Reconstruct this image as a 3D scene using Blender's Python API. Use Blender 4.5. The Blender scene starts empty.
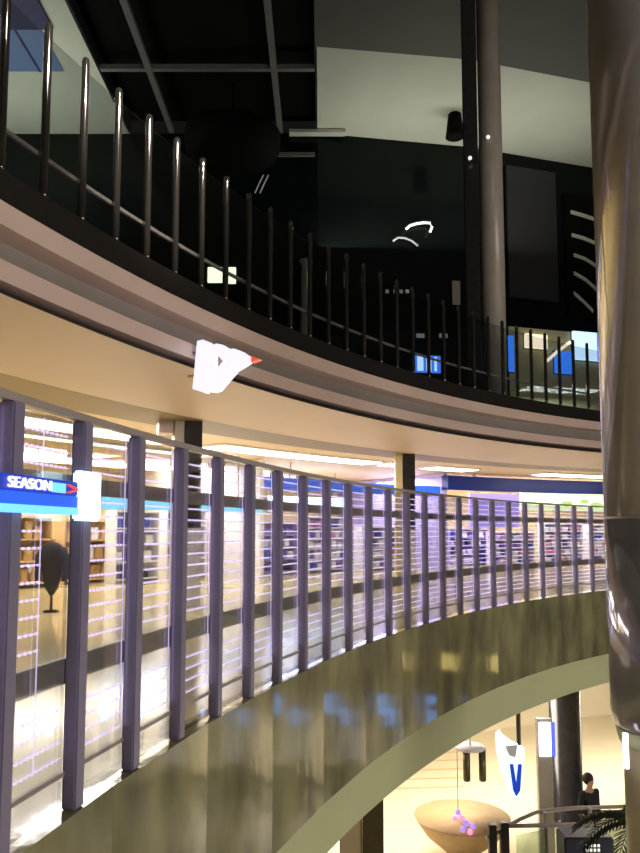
import bpy, bmesh, math, random
from math import sin, cos, pi, radians, atan2, hypot
from mathutils import Vector, Matrix
random.seed(7)
SC = bpy.context.scene
COL = SC.collection

# ------------------------------------------------------------------ camera
F, PITCH, HOR = 740.0, radians(5), 531.7
cam_d = bpy.data.cameras.new('camera')
cam = bpy.data.objects.new('camera', cam_d); COL.objects.link(cam)
cam.location = (0, 0, 1.0)
cam.rotation_euler = (pi/2 + PITCH, 0, 0)
cam_d.sensor_fit = 'AUTO'; cam_d.sensor_width = 36.0
cam_d.lens = F/853*36
cam_d.shift_y = (HOR - F*math.tan(PITCH) - 426.5)/853
cam_d.clip_start = 0.05; cam_d.clip_end = 300
SC.camera = cam
# ------------------------------------------------------------------ exposure, world
SC.view_settings.view_transform = 'Standard'
SC.view_settings.look = 'None'
SC.view_settings.exposure = 0.0
SC.view_settings.gamma = 1.0
SC.view_settings.use_curve_mapping = False
w = bpy.data.worlds.new('night'); SC.world = w; w.use_nodes = True
w.node_tree.nodes['Background'].inputs[0].default_value = (.5, .5, .45, 1)
w.node_tree.nodes['Background'].inputs[1].default_value = 0.012
# ------------------------------------------------------------------ large lights
def area(name, loc, rot, sx, sy, power, col):
    l = bpy.data.lights.new(name, 'AREA'); l.shape = 'RECTANGLE'; l.size = sx; l.size_y = sy
    l.energy = power; l.color = col
    o = bpy.data.objects.new(name, l); COL.objects.link(o); o.location = loc; o.rotation_euler = rot
    return o
def point(name, loc, power, col, r=.1):
    l = bpy.data.lights.new(name, 'POINT'); l.energy = power; l.color = col; l.shadow_soft_size = r
    o = bpy.data.objects.new(name, l); COL.objects.link(o); o.location = loc
    return o
WARM = (1, .84, .62)
area('concourse_fill', (11, 3, -4.3), (pi, 0, 0), 11, 13, 210, (1, .93, .84))     # added fill facing up, for bounce off the lower concourse
area('ceiling_wash_right', (5, 26.2, 11.5), (pi+.15, 0, 0), 10, 1.5, 205, (1, 1, .86))
area('gallery_fill', (15, -3, 2.2), (pi/2-.05, 0, radians(52)), 12, 3.2, 1400, (1, .94, .88))       # added fill, for light from unseen galleries across the atrium
area('ceiling_wash_left', (-11, 23, 11.5), (pi, 0, 0), 5, 5, 270, (.95, 1, .86))
point('atrium_downlight', (4.6, -.6, 10.9), 500, (1, .9, .8), .2)
spl = bpy.data.lights.new('post_spot', 'SPOT'); spl.energy = 15000; spl.color = (1, .94, .86); spl.shadow_soft_size = .14; spl.spot_size = radians(17); spl.spot_blend = .6
spo = bpy.data.objects.new('post_spot', spl); COL.objects.link(spo); spo.location = (4.6, -.6, 10.5)
spo.rotation_euler = (Vector((-1.85, 6.9, 5.55))-spo.location).to_track_quat('-Z', 'Y').to_euler()

# ------------------------------------------------------------------ geometry of the place
CX, CY = 17.07, -.85                      # centre of the round atrium
FLOOR, LOWER, UPPER, TOP = -.06, -4.6, 3.45, 16.0
def pol(a, R, z=0): return Vector((CX - R*cos(a), CY + R*sin(a), z))
def rot_at(a): return pi/2 - a            # local x along the ring, local y outward
def ray(x, y):
    pp = HOR - F*math.tan(PITCH); xc = (x-320)/F; yc = -(y-pp)/F
    return Vector((xc, cos(PITCH)-yc*sin(PITCH), sin(PITCH)+yc*cos(PITCH)))
EYE = Vector((0, 0, 1))
def at_ring(x, y, R):
    d = ray(x, y); ox, oy = -CX, -CY
    a = d.x**2+d.y**2; b = ox*d.x+oy*d.y; c = ox*ox+oy*oy-R*R
    t = (-b+math.sqrt(b*b-a*c))/a
    P = EYE+d*t
    return P, atan2(P.y-CY, CX-P.x)
def ang(x, R, y=530): return at_ring(x, y, R)[1]
def at_z(x, y, z):
    d = ray(x, y); return EYE+d*((z-1)/d.z)
def at_y(x, y, Y):
    d = ray(x, y); return EYE+d*(Y/d.y)
def on_plane(x, y, o, n):
    d = ray(x, y); return EYE+d*((o-EYE).dot(n)/d.dot(n))

# ------------------------------------------------------------------ materials
def lin(c):
    return tuple(((v/255)/12.92 if v/255 <= .04045 else ((v/255+.055)/1.055)**2.4) for v in c)
def mat(name, rgb, rough=.5, metal=0, var=.12, scale=6, bump=0, stretch=(1, 1, 1), spec=.5, rgb2=None):
    m = bpy.data.materials.new(name); m.use_nodes = True
    nt = m.node_tree; b = nt.nodes['Principled BSDF']
    b.inputs['Roughness'].default_value = rough; b.inputs['Metallic'].default_value = metal
    b.inputs['Specular IOR Level'].default_value = spec
    c = lin(rgb); c2 = lin(rgb2) if rgb2 else tuple(v*(1-var) for v in c)
    tc = nt.nodes.new('ShaderNodeTexCoord'); mp = nt.nodes.new('ShaderNodeMapping')
    mp.inputs['Scale'].default_value = stretch
    nz = nt.nodes.new('ShaderNodeTexNoise'); nz.inputs['Scale'].default_value = scale; nz.inputs['Detail'].default_value = 4
    rp = nt.nodes.new('ShaderNodeValToRGB')
    rp.color_ramp.elements[0].position = .35; rp.color_ramp.elements[1].position = .65
    rp.color_ramp.elements[0].color = (*c2, 1); rp.color_ramp.elements[1].color = (*c, 1)
    nt.links.new(tc.outputs['Object'], mp.inputs[0]); nt.links.new(mp.outputs[0], nz.inputs['Vector'])
    nt.links.new(nz.outputs[0], rp.inputs[0]); nt.links.new(rp.outputs[0], b.inputs['Base Color'])
    if bump:
        bp = nt.nodes.new('ShaderNodeBump'); bp.inputs['Strength'].default_value = bump; bp.inputs['Distance'].default_value = .05
        nt.links.new(nz.outputs[0], bp.inputs['Height']); nt.links.new(bp.outputs[0], b.inputs['Normal'])
    return m
def emit(name, rgb, s):
    m = bpy.data.materials.new(name); m.use_nodes = True
    b = m.node_tree.nodes['Principled BSDF']; c = (*lin(rgb), 1)
    b.inputs['Base Color'].default_value = c; b.inputs['Emission Color'].default_value = c
    b.inputs['Emission Strength'].default_value = s; b.inputs['Roughness'].default_value = .4
    return m
def glass(name, tint=(.93, .94, .96), k=.16, rough=.02):
    m = bpy.data.materials.new(name); m.use_nodes = True; nt = m.node_tree
    nt.nodes.remove(nt.nodes['Principled BSDF'])
    out = nt.nodes['Material Output']
    t = nt.nodes.new('ShaderNodeBsdfTransparent'); t.inputs[0].default_value = (*tint, 1)
    g = nt.nodes.new('ShaderNodeBsdfGlossy'); g.inputs['Roughness'].default_value = rough
    lw = nt.nodes.new('ShaderNodeFresnel'); lw.inputs[0].default_value = 1.45
    mu = nt.nodes.new('ShaderNodeMath'); mu.operation = 'MULTIPLY'; mu.inputs[1].default_value = k*4
    mx = nt.nodes.new('ShaderNodeMixShader')
    nt.links.new(lw.outputs[0], mu.inputs[0]); nt.links.new(mu.outputs[0], mx.inputs[0])
    nt.links.new(t.outputs[0], mx.inputs[1]); nt.links.new(g.outputs[0], mx.inputs[2])
    nt.links.new(mx.outputs[0], out.inputs[0])
    return m

M = dict(
    marble=mat('polished_olive_marble', (138, 134, 98), .09, 0, scale=1.3, bump=.055, stretch=(2.0, 2.0, .8), rgb2=(92, 90, 70), spec=.8),
    lower_fascia=mat('olive_plaster', (186, 190, 146), .6, var=.05, scale=2),
    fascia=mat('pinkish_plaster', (206, 182, 168), .45, var=.05, scale=1.5),
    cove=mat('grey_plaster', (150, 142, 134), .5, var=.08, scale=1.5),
    groove=mat('dark_reveal', (40, 34, 30), .6),
    soffit=mat('cream_soffit', (164, 145, 138), .5, var=.05, scale=1.2),
    shadowband=mat('brown_grey_shade', (98, 84, 70), .6, var=.06, scale=1.2),
    ceiling=mat('beige_ceiling', (170, 150, 122), .6, var=.06, scale=1),
    floor=mat('cream_polished_tile', (216, 200, 148), .14, var=.1, scale=1.3),
    lower_floor=mat('cream_stone_tile', (232, 220, 188), .25, var=.06, scale=.9),
    kick=mat('dark_bronze', (42, 38, 34), .4, .3),
    steel=mat('violet_lit_steel', (142, 134, 160), .38, .35, var=.1, scale=5),  # violet reflections of the signs mixed into the steel colour
    rail=mat('bronze_grey_steel', (160, 148, 140), .36, .1, var=.12, scale=4),
    postmetal=mat('brushed_dark_steel', (128, 122, 114), .05, .9, scale=8),
    chrome=mat('polished_grey_stone', (156, 150, 148), .1, .5, var=.12, scale=1.2, bump=.03, stretch=(1, 1, 3), spec=.8),
    darkstone=mat('dark_granite', (46, 44, 46), .18, var=.3, scale=9),
    cladding=mat('grey_stone_cladding', (164, 156, 144), .28, var=.12, scale=3),
    creamclad=mat('cream_stone_cladding', (206, 190, 150), .35, var=.08, scale=4),
    olivecol=mat('dark_olive_column', (92, 84, 54), .25, .2, var=.2, scale=3),
    black=mat('black_panel', (10, 10, 10), .8, spec=.1),
    blackglass=mat('black_glazing', (18, 23, 23), .14, var=.3, scale=.7, spec=.15),
    darkgrey=mat('dark_grey_panel', (44, 44, 48), .4, var=.1),
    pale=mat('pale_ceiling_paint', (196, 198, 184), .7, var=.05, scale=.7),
    greyceil=mat('grey_near_ceiling', (84, 84, 77), .7, var=.08, scale=.8),
    beam=mat('grey_beam', (120, 120, 116), .5, .2),
    white=mat('white_laminate', (228, 224, 232), .35, var=.04),
    lav=mat('lavender_laminate', (176, 164, 214), .4),
    beige=mat('beige_wall', (206, 186, 140), .6, var=.08, scale=2),
    cream=mat('cream_wall', (234, 222, 192), .6, var=.05, scale=1),
    palegreen=mat('pale_green_wall', (206, 204, 160), .6, var=.04, scale=1),
    brown=mat('brown_wood', (214, 180, 134), .6, var=.12, scale=7, stretch=(1, 1, 6)),
    navy=mat('navy_fabric', (38, 34, 84), .7),
    coat=mat('charcoal_coat', (46, 42, 46), .85, var=.3, scale=12),
    blue=mat('royal_blue_panel', (14, 48, 140), .35, var=.08),
    goods_w=mat('white_carton', (232, 230, 236), .5), goods_b=mat('blue_carton', (52, 74, 176), .5),
    goods_p=mat('violet_carton', (120, 92, 186), .5), goods_k=mat('dark_carton', (34, 30, 52), .5),
    goods_r=mat('pink_carton', (214, 130, 170), .5), goods_y=mat('tan_carton', (196, 156, 96), .5),
    leaf=mat('dark_leaf', (34, 40, 20), .5, var=.4, scale=9), trunk=mat('brown_bark', (62, 48, 32), .8, var=.3, scale=14),
    pot=mat('cream_pot', (190, 176, 130), .4), skin=mat('skin', (190, 146, 116), .55), hair=mat('black_hair', (16, 14, 12), .6),
    cloth=mat('black_clothing', (26, 24, 26), .85, var=.3, scale=10), trousers=mat('dark_trousers', (40, 38, 44), .85),
    machine=mat('dark_blue_casing', (44, 46, 66), .4, .2),
    glass=glass('clear_glass'), dimglass=glass('smoked_glass', (.86, .88, .88), .07), screen_glass=glass('barrier_glass', (.82, .9, .82), .1),
    strip=emit('ceiling_strip_light', (255, 244, 214), 5.0), strip_hot=emit('bright_strip_light', (255, 248, 224), 7.0),
    led=emit('violet_white_led', (232, 214, 255), 2.2), white_sign=emit('white_sign_light', (222, 222, 255), 1.05),
    red_tip=emit('red_sign_light', (255, 84, 70), .7), sign_blue=emit('blue_sign_light', (40, 92, 220), .8),
    sign_navy=emit('deep_blue_sign_light', (34, 58, 170), .7), sign_cyan=emit('cyan_sign_light', (110, 195, 255), 1.1),
    sign_letter=emit('pale_letter_light', (225, 228, 255), 1.2), sign_white=emit('cyan_white_box_light', (214, 246, 255), 1.6),
    fascia_blue=emit('blue_fascia_light', (6, 28, 96), .5), lavender=emit('lavender_wall_light', (178, 160, 255), .85),
    lime=emit('pale_lime_light', (232, 255, 206), 1.2), leafprint=emit('green_print_light', (164, 200, 120), .9),
    glow_dim=emit('dim_white_glow', (230, 232, 226), 1.0), glow_soft=emit('soft_grey_glow', (150, 150, 150), .4),
    exit=emit('greenish_white_panel_light', (232, 242, 206), 2.2), screen_blue=emit('blue_screen_light', (60, 130, 255), 1.0),
    screen_pale=emit('pale_screen_light', (190, 224, 255), 1.4), skylight=emit('bluish_skylight', (84, 104, 140), .4),
    tan_glow=emit('warm_white_panel_light', (255, 236, 206), 1.3), pink=emit('pink_bulb', (255, 130, 170), 1.4), purple=emit('purple_bulb', (150, 120, 255), 1.3),
    tube=emit('bright_white_glow', (240, 236, 255), 2.4), bluetube=emit('blue_tube_light', (90, 110, 255), .8),
    yellow=emit('yellow_shop_light', (255, 232, 140), 4.5), azure=emit('azure_shop_light', (100, 170, 255), 3.2), greylamp=emit('cool_white_shop_light', (225, 225, 235), .9), dot=emit('white_spot_lamp', (255, 250, 240), 12),
    pvblue=emit('deep_blue_print_light', (16, 60, 180), .7), pvwhite=emit('white_pennant_light', (214, 236, 255), 1.15),
)

# ------------------------------------------------------------------ helpers
def link(name, bm, m, parent=None, smooth=False):
    me = bpy.data.meshes.new(name)
    bmesh.ops.recalc_face_normals(bm, faces=bm.faces)
    bm.to_mesh(me); bm.free()
    for mm in (m if isinstance(m, (list, tuple)) else [m]): me.materials.append(mm)
    if smooth:
        for p in me.polygons: p.use_smooth = True
    o = bpy.data.objects.new(name, me); COL.objects.link(o)
    if parent: o.parent = parent
    return o
def tag(o, label=None, cat=None, group=None, kind=None):
    if label: o['label'] = label
    if cat: o['category'] = cat
    if group: o['group'] = group
    if kind: o['kind'] = kind
    return o
def thing(name, label, cat, loc=(0, 0, 0), rz=0, group=None):
    o = bpy.data.objects.new(name, None); COL.objects.link(o); o.empty_display_size = .1
    o.location = loc; o.rotation_euler = (0, 0, rz)
    return tag(o, label, cat, group)
def copy_tree(o, parent=None):
    c = o.copy(); COL.objects.link(c)
    if parent: c.parent = parent
    for ch in list(o.children): copy_tree(ch, c)
    return c
def struct(name, bm, m, smooth=False):
    o = link(name, bm, m, None, smooth); o['kind'] = 'structure'; return o
def box(bm, x0, x1, y0, y1, z0, z1, bevel=0):
    vs = [bm.verts.new((x, y, z)) for z in (z0, z1) for x, y in ((x0, y0), (x1, y0), (x1, y1), (x0, y1))]
    fs = [bm.faces.new([vs[i] for i in q]) for q in ((0, 3, 2, 1), (4, 5, 6, 7), (0, 1, 5, 4), (1, 2, 6, 5), (2, 3, 7, 6), (3, 0, 4, 7))]
    if bevel:
        es = list({e for f in fs for e in f.edges})
        bmesh.ops.bevel(bm, geom=es, offset=bevel, segments=2, affect='EDGES')
def B(): return bmesh.new()
def boxbm(*a, **k):
    bm = B(); box(bm, *a, **k); return bm
def revolve(bm, prof, a0, a1, n, closed=True):
    """sweep a closed (R,z) profile round the atrium centre"""
    full = abs((a1-a0)-2*pi) < 1e-4
    rows = []
    for i in range(n if full else n+1):
        a = a0+(a1-a0)*i/n
        rows.append([bm.verts.new(pol(a, R, z)) for R, z in prof])
    k = len(prof)
    for i in range(n if full else n):
        A, Bq = rows[i], rows[(i+1) % len(rows)]
        for j in range(k if closed else k-1):
            bm.faces.new((A[j], A[(j+1) % k], Bq[(j+1) % k], Bq[j]))
    if not full and closed:
        bm.faces.new(rows[0]); bm.faces.new(rows[-1][::-1])
def ring(prof, a0=0, a1=2*pi, n=160):
    bm = B(); revolve(bm, prof, a0, a1, n); return bm
def lathe(bm, prof, n=32, cx=0, cy=0):
    rows = []
    for r, z in prof:
        rows.append([bm.verts.new((cx+r*cos(2*pi*i/n), cy+r*sin(2*pi*i/n), z)) for i in range(n)])
    for A, Bq in zip(rows, rows[1:]):
        for i in range(n): bm.faces.new((A[i], A[(i+1) % n], Bq[(i+1) % n], Bq[i]))
    bm.faces.new(rows[0][::-1]); bm.faces.new(rows[-1])
def tube(bm, pts, r, n=8):
    pts = [Vector(p) for p in pts]
    rows = []
    for i, p in enumerate(pts):
        t = (pts[min(i+1, len(pts)-1)]-pts[max(i-1, 0)]).normalized()
        u = t.cross(Vector((0, 0, 1)))
        if u.length < 1e-3: u = Vector((1, 0, 0))
        u.normalize(); v = t.cross(u)
        rr = r[i] if isinstance(r, (list, tuple)) else r
        rows.append([bm.verts.new(p+(u*cos(2*pi*k/n)+v*sin(2*pi*k/n))*rr) for k in range(n)])
    for A, Bq in zip(rows, rows[1:]):
        for k in range(n): bm.faces.new((A[k], A[(k+1) % n], Bq[(k+1) % n], Bq[k]))
    bm.faces.new(rows[0][::-1]); bm.faces.new(rows[-1])
def prism(bm, pts, thick, o=Vector((0, 0, 0)), u=Vector((1, 0, 0)), n=Vector((0, 1, 0))):
    """extrude outline pts (u,z), thickness along n"""
    zz = Vector((0, 0, 1))
    f = [bm.verts.new(o+u*p[0]+zz*p[1]) for p in pts]
    b = [bm.verts.new(o+u*p[0]+zz*p[1]+n*thick) for p in pts]
    k = len(pts)
    bm.faces.new(f); bm.faces.new(b[::-1])
    for i in range(k): bm.faces.new((f[i], b[i], b[(i+1) % k], f[(i+1) % k]))
def text_bm(s, size, depth=.01):
    c = bpy.data.curves.new('txt', 'FONT'); c.body = s; c.size = size; c.extrude = depth; c.align_x = 'CENTER'; c.align_y = 'CENTER'
    o = bpy.data.objects.new('txt', c); COL.objects.link(o)
    me = bpy.data.meshes.new_from_object(o.evaluated_get(bpy.context.evaluated_depsgraph_get()))
    bm = B(); bm.from_mesh(me)
    bpy.data.objects.remove(o); bpy.data.curves.remove(c); bpy.data.meshes.remove(me)
    bmesh.ops.rotate(bm, verts=bm.verts, matrix=Matrix.Rotation(pi/2, 3, 'X'))
    return bm
def move(bm, v): bmesh.ops.translate(bm, verts=bm.verts, vec=Vector(v)); return bm

# ================================================================== SETTING
# gallery level (eye level) ------------------------------------------------
struct('floor', ring([(18.44, FLOOR), (31.5, FLOOR), (31.5, FLOOR-.1), (18.44, FLOOR-.1)]), M['floor'])
struct('trim_1', ring([(18.3, 0), (18.44, 0), (18.44, -1.06), (18.3, -1.06)], n=118), M['marble'])
struct('trim_2', ring([(18.40, -1.065), (18.62, -1.065), (18.62, -1.10), (18.40, -1.10)]), M['groove'])  # shadow line between marble and fascia, put in as a dark strip
struct('trim_3', ring([(18.44, -1.10), (18.75, -1.10), (18.75, -1.6), (18.44, -1.6)], n=240), M['lower_fascia'])
struct('ceiling_lower', ring([(18.75, -1.55), (31.5, -1.55), (31.5, -1.45), (18.75, -1.45)]), M['ceiling'])
# upper slab: fascia, grey cove, lip, dark reveal, sloping soffit
struct('trim_4', ring([(20.38, UPPER), (20.8, UPPER), (20.8, 3.27), (20.38, 3.27)], n=240), M['fascia'])
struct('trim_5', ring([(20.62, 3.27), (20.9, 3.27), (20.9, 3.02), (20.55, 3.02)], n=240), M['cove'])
struct('trim_6', ring([(20.40, 3.02), (20.9, 3.02), (20.9, 2.86), (20.40, 2.86)], n=240), M['fascia'])
struct('trim_7', ring([(20.56, 2.86), (20.9, 2.86), (20.9, 2.76), (20.56, 2.76)]), M['groove'])
struct('ceiling_soffit', ring([(20.40, 2.76), (20.9, 2.76), (21.8, 2.66), (21.72, 2.55)], n=240), M['soffit'])
struct('trim_15', ring([(21.82, 2.6), (22.9, 2.6), (22.9, 2.619), (21.82, 2.619)]), M['shadowband'])  # shade behind the soffit edge, painted in as a brown-grey ring
struct('ceiling', ring([(21.8, 2.62), (31.5, 2.62), (31.5, 2.72), (21.8, 2.72)]), M['ceiling'])
struct('floor_upper', ring([(20.8, UPPER-.02), (45, UPPER-.02), (45, 3.2), (20.8, 3.2)]), M['kick'])
struct('trim_8', ring([(20.42, UPPER), (20.52, UPPER), (20.52, UPPER+.27), (20.42, UPPER+.27)], n=240), M['kick'])
# walls of the gallery shops
struct('wall_back', ring([(30.5, FLOOR), (30.7, FLOOR), (30.7, 2.62), (30.5, 2.62)], -.2, 1.9, 60), M['beige'])
# lower concourse
bm = B(); lathe(bm, [(31.5, LOWER-.1), (31.5, LOWER)], 96, CX, CY)
struct('floor_lower', bm, M['lower_floor'])
struct('wall_lower', ring([(25.5, LOWER), (25.7, LOWER), (25.7, -1.55), (25.5, -1.55)]), M['cream'])
# upper level: wall of dark glazing, pale ceiling with a dark rectangular well
WL = [(-26, 26.9), (-.08, 26.75), (5.87, 27.77), (22.2, 32.75)]
bm = B()
for (x0, y0), (x1, y1) in zip(WL, WL[1:]):
    d = Vector((x1-x0, y1-y0, 0)).normalized(); n = Vector((-d.y, d.x, 0))
    prism(bm, [(0, UPPER), ((Vector((x1-x0, y1-y0, 0))).length, UPPER), ((Vector((x1-x0, y1-y0, 0))).length, TOP), (0, TOP)], .2, Vector((x0, y0, 0)), d, n)
struct('wall_upper', bm, M['blackglass'])
def wall_at(x, y, off=.04):
    best = None
    for (x0, y0), (x1, y1) in zip(WL, WL[1:]):
        d = Vector((x1-x0, y1-y0, 0)).normalized(); n = Vector((-d.y, d.x, 0))
        P = on_plane(x, y, Vector((x0, y0, 0))-n*off, n)
        s = (P-Vector((x0, y0, 0))).dot(d)
        if -.3 <= s <= Vector((x1-x0, y1-y0, 0)).length+.3: best = (P, atan2(d.y, d.x)); break
    return best
WX0, WX1, WYF = -7.18, -.15, 26.7       # the dark ceiling well
def poly_slab(bm, pts, z0, z1):
    a = [bm.verts.new((x, y, z0)) for x, y in pts]; b = [bm.verts.new((x, y, z1)) for x, y in pts]
    bm.faces.new(a); bm.faces.new(b)
    for i in range(len(pts)): bm.faces.new((a[i], a[(i+1) % len(pts)], b[(i+1) % len(pts)], b[i]))
q = [at_z(x, y, TOP) for x, y in ((314, 46), (470, 59), (590, 82), (690, 100))]
qq = [(WX1, q[0].y), (q[1].x, q[1].y), (q[2].x, q[2].y), (q[3].x, q[3].y)]
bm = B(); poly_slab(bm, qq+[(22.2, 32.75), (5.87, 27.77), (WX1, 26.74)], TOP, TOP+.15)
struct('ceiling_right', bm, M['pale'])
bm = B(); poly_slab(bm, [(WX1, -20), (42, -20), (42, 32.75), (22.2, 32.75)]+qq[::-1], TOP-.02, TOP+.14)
struct('ceiling_near', bm, M['greyceil'])  # near part coloured darker than the right ceiling
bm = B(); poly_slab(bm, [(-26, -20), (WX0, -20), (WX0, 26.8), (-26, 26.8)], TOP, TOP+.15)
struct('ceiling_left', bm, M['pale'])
bm = B(); poly_slab(bm, [(WX0-.1, -20), (WX1+.1, -20), (WX1+.1, 26.8), (WX0-.1, 26.8)], TOP+.5, TOP+.6)
struct('ceiling_well', bm, M['black'])
bm = B(); box(bm, WX0-.05, WX0+.02, -20, 26.75, TOP, TOP+.5); box(bm, WX1-.02, WX1+.05, -20, 26.75, TOP, TOP+.5)
struct('trim_9', bm, M['darkgrey'])

def loc_obj(o, loc, rz=0): o.location = loc; o.rotation_euler = (0, 0, rz); return o
# frame of the ceiling well
fr = thing('ceiling_frame', 'grey beam grid crossing the dark rectangular ceiling well at top left', 'ceiling frame', (0, 0, TOP))
for x in (-5.58, -1.5): link('long_beam', boxbm(x-.1, x+.1, -2, 26.7, -.03, .14), M['beam'], fr)
for y in (22.9, 16.6): link('cross_beam', boxbm(WX0+.02, WX1-.02, y-.08, y+.08, -.02, .15), M['beam'], fr)
lb = link('edge_ledge', boxbm(-1.15, .95, 26.4, 26.7, -.16, -.035), M['pale'], fr)

# ================================================================== GALLERY BALUSTRADE
RB = 18.335
def post_a(n): return .1751+.0242*n+.0033/20*n*n+.0003*max(0, min(n, 12))
bal = thing('glass_balustrade', 'curved glass balustrade with violet grey posts on the marble edge of the gallery', 'balustrade', (CX, CY, 0))
N0, N1 = -4, 33
def off(bm): return move(bm, (-CX, -CY, 0))
def ring_frame(bm, a, R):
    bmesh.ops.rotate(bm, verts=bm.verts, matrix=Matrix.Rotation(rot_at(a), 3, 'Z'))
    P = pol(a, R); return move(bm, (P.x-CX, P.y-CY, 0))
for n in range(N0, N1+1):
    bm = B(); box(bm, -.033, .033, -.028, .028, 0.0, 1.415, bevel=.006)
    link('post', ring_frame(bm, post_a(n), RB), M['steel'], bal)
A0, A1 = post_a(N0), post_a(N1)
for nm, prof, m in (('top_rail', [(18.318, 1.415), (18.352, 1.415), (18.352, 1.443), (18.318, 1.443)], 'rail'),
                    ('mid_rail', [(18.366, 1.145), (18.39, 1.145), (18.39, 1.212), (18.366, 1.212)], 'rail'),
                    ('low_rail', [(18.366, .445), (18.39, .445), (18.39, .537), (18.366, .537)], 'rail'),
                    ('bottom_rail', [(18.352, .12), (18.364, .12), (18.364, .137), (18.352, .137)], 'rail')):
    link(nm, off(ring(prof, A0, A1, 120)), M[m], bal)
for n in range(N0, N1):
    a0, a1 = post_a(n)+.0026, post_a(n+1)-.0026
    L = pol(a1, RB)-pol(a0, RB); am = (a0+a1)/2; h = L.length/2
    gl = link('glass_pane', ring_frame(boxbm(-h, h, -.005, .005, .015, 1.41), am, RB+.012), M['glass'], bal)
    bm = B()
    zs = [z for z in [.19+.058*i for i in range(21)] if not (.41 < z < .55 or 1.12 < z < 1.22)]
    k = int(2*h/.031)
    for z in zs:
        x1 = h*.98
        if n == 0: x1 = h*.05 if z > .55 and z < 1.1 else h*.98
        box(bm, -h*.97, x1, .022, .026, z-.0015, z+.0015)
        for i in range(k):
            x = -h*.94+i*.031
            if x > x1-.01: continue
            box(bm, x-.007, x+.007, .018, .022, z-.0045, z+.0045)
    for x in (-h*.97, 0 if n == 0 else h*.94): box(bm, x, x+.004, .0225, .0255, .18, 1.4)
    link('led_rows', ring_frame(bm, am, RB), M['led'], bal)

# ================================================================== UPPER BALUSTRADE
ub = thing('glass_balustrade', 'dark upper floor balustrade of slim steel posts and smoked glass', 'balustrade', (CX, CY, UPPER))
def offu(bm): return move(bm, (-CX, -CY, -UPPER))
UR = 20.46
ua = [.3085-.0236*4+.0238*i for i in range(52)]
for a in ua:
    bm = B(); lathe(bm, [(.034, .27), (.034, .3), (.034, 1.0), (.034, 1.72), (.034, 1.745), (.028, 1.775), (.012, 1.79)], 14)
    P = pol(a, UR)
    link('post', move(bm, (P.x-CX, P.y-CY, 0)), M['postmetal'], ub, True)
link('mid_rail', offu(ring([(20.50, 4.08), (20.53, 4.08), (20.53, 4.115), (20.50, 4.115)], ua[0], ua[-1], 100)), M['rail'], ub)
for a0, a1 in zip(ua, ua[1:]):
    am = (a0+a1)/2; h = UR*(a1-a0)/2-.04
    link('glass_pane', ring_frame(boxbm(-h, h, -.005, .005, .28, 1.66), am, UR+.0), M['dimglass'], ub)

# ================================================================== CEILING LIGHTS OF THE GALLERY
def strip(x0, x1, R, wid, m, label, y=455, group=None):
    a0, a1 = ang(x0, R, y), ang(x1, R, y)
    am = (a0+a1)/2; P = pol(am, R, 2.62)
    t = thing('ceiling_light', label, 'ceiling light', P, 0, group)
    mv = (-P.x, -P.y, -P.z)
    link('frame', move(ring([(R-wid/2-.05, 2.62), (R+wid/2+.05, 2.62), (R+wid/2+.05, 2.585), (R-wid/2-.05, 2.585)], a0-.003, a1+.003, 24), mv), M['white'], t)
    link('diffuser', move(ring([(R-wid/2, 2.584), (R+wid/2, 2.584), (R+wid/2, 2.572), (R-wid/2, 2.572)], a0, a1, 24), mv), M[m], t)
    return t
strip(-90, 172, 24.2, .7, 'strip_hot', 'wide bright curved ceiling light nearest the balustrade at far left', 425)
strip(-90, 205, 25.5, .22, 'strip', 'thin curved ceiling light, middle one of three at far left', 440)
strip(-90, 190, 28.6, 1.1, 'strip_hot', 'wide ceiling light deepest inside the shop at far left', 462)
strip(214, 372, 24.0, .62, 'strip_hot', 'long curved ceiling light between the two dark gallery pillars', 458)
strip(385, 404, 24.0, .5, 'strip_hot', 'short ceiling light just left of the second gallery pillar', 466)
strip(430, 470, 24.0, .6, 'strip_hot', 'short ceiling light just right of the second gallery pillar', 470)
strip(540, 640, 24.0, .6, 'strip_hot', 'ceiling light above the blue fascia beside the polished front column', 474)

# added fill lamps under the shop and gallery ceilings
for x, col, p in ((20, (1, .9, .74), 70), (150, (1, .92, .84), 80), (270, (.84, .84, 1), 110), (390, (.9, .86, 1), 120), (500, (.8, .74, 1), 130), (590, (1, .96, 1), 130)):
    a = ang(x, 27.5); P = pol(a, 27.2, 2.5)
    area('shop_fill', P, (0, 0, rot_at(a)), 2.6, 2.2, p*4.2, col)
for x, p in ((-60, 105), (110, 110), (290, 140), (470, 110)):
    a = ang(x, 22.6); area('walkway_fill', pol(a, 22.9, 2.56), (0, 0, rot_at(a)), 2.2, .7, p, (1, .93, .84))

# ================================================================== GALLERY PILLARS
for a, side in ((.549, 'first dark square pillar under the white triangular sign'), (.814, 'second dark square pillar with its lit left face coloured cream, at mid gallery')):
    P = pol(a, 22.3, FLOOR)
    t = thing('pillar', side, 'pillar', P, -atan2(P.x, P.y)+.12)
    H = 2.62-FLOOR-.003
    link('shaft', boxbm(-.05, .2, -.18, .18, 0, H-.0, bevel=.012), M['darkstone'], t)
    link('lower_cladding', boxbm(-.052, .205, -.187, .187, 0, 1.12, bevel=.008), M['white'], t)
    link('lit_side', boxbm(-.2, -.052, -.16, .16, 0, H, bevel=.01), M['creamclad' if a > .7 else 'cladding'], t)  # lit left face put in as a paler block
    if a < .7: link('capital', boxbm(-.42, -.21, -.16, .2, H-.2, H, bevel=.01), M['soffit'], t)

# ================================================================== GALLERY SHOPS
def ring_thing(name, label, cat, x, R, z, y=530, group=None):
    a = ang(x, R, y); return thing(name, label, cat, pol(a, R, z), rot_at(a), group), a
def width_px(x0, x1, R, y=530): return (pol(ang(x1, R, y), R)-pol(ang(x0, R, y), R)).length
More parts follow.
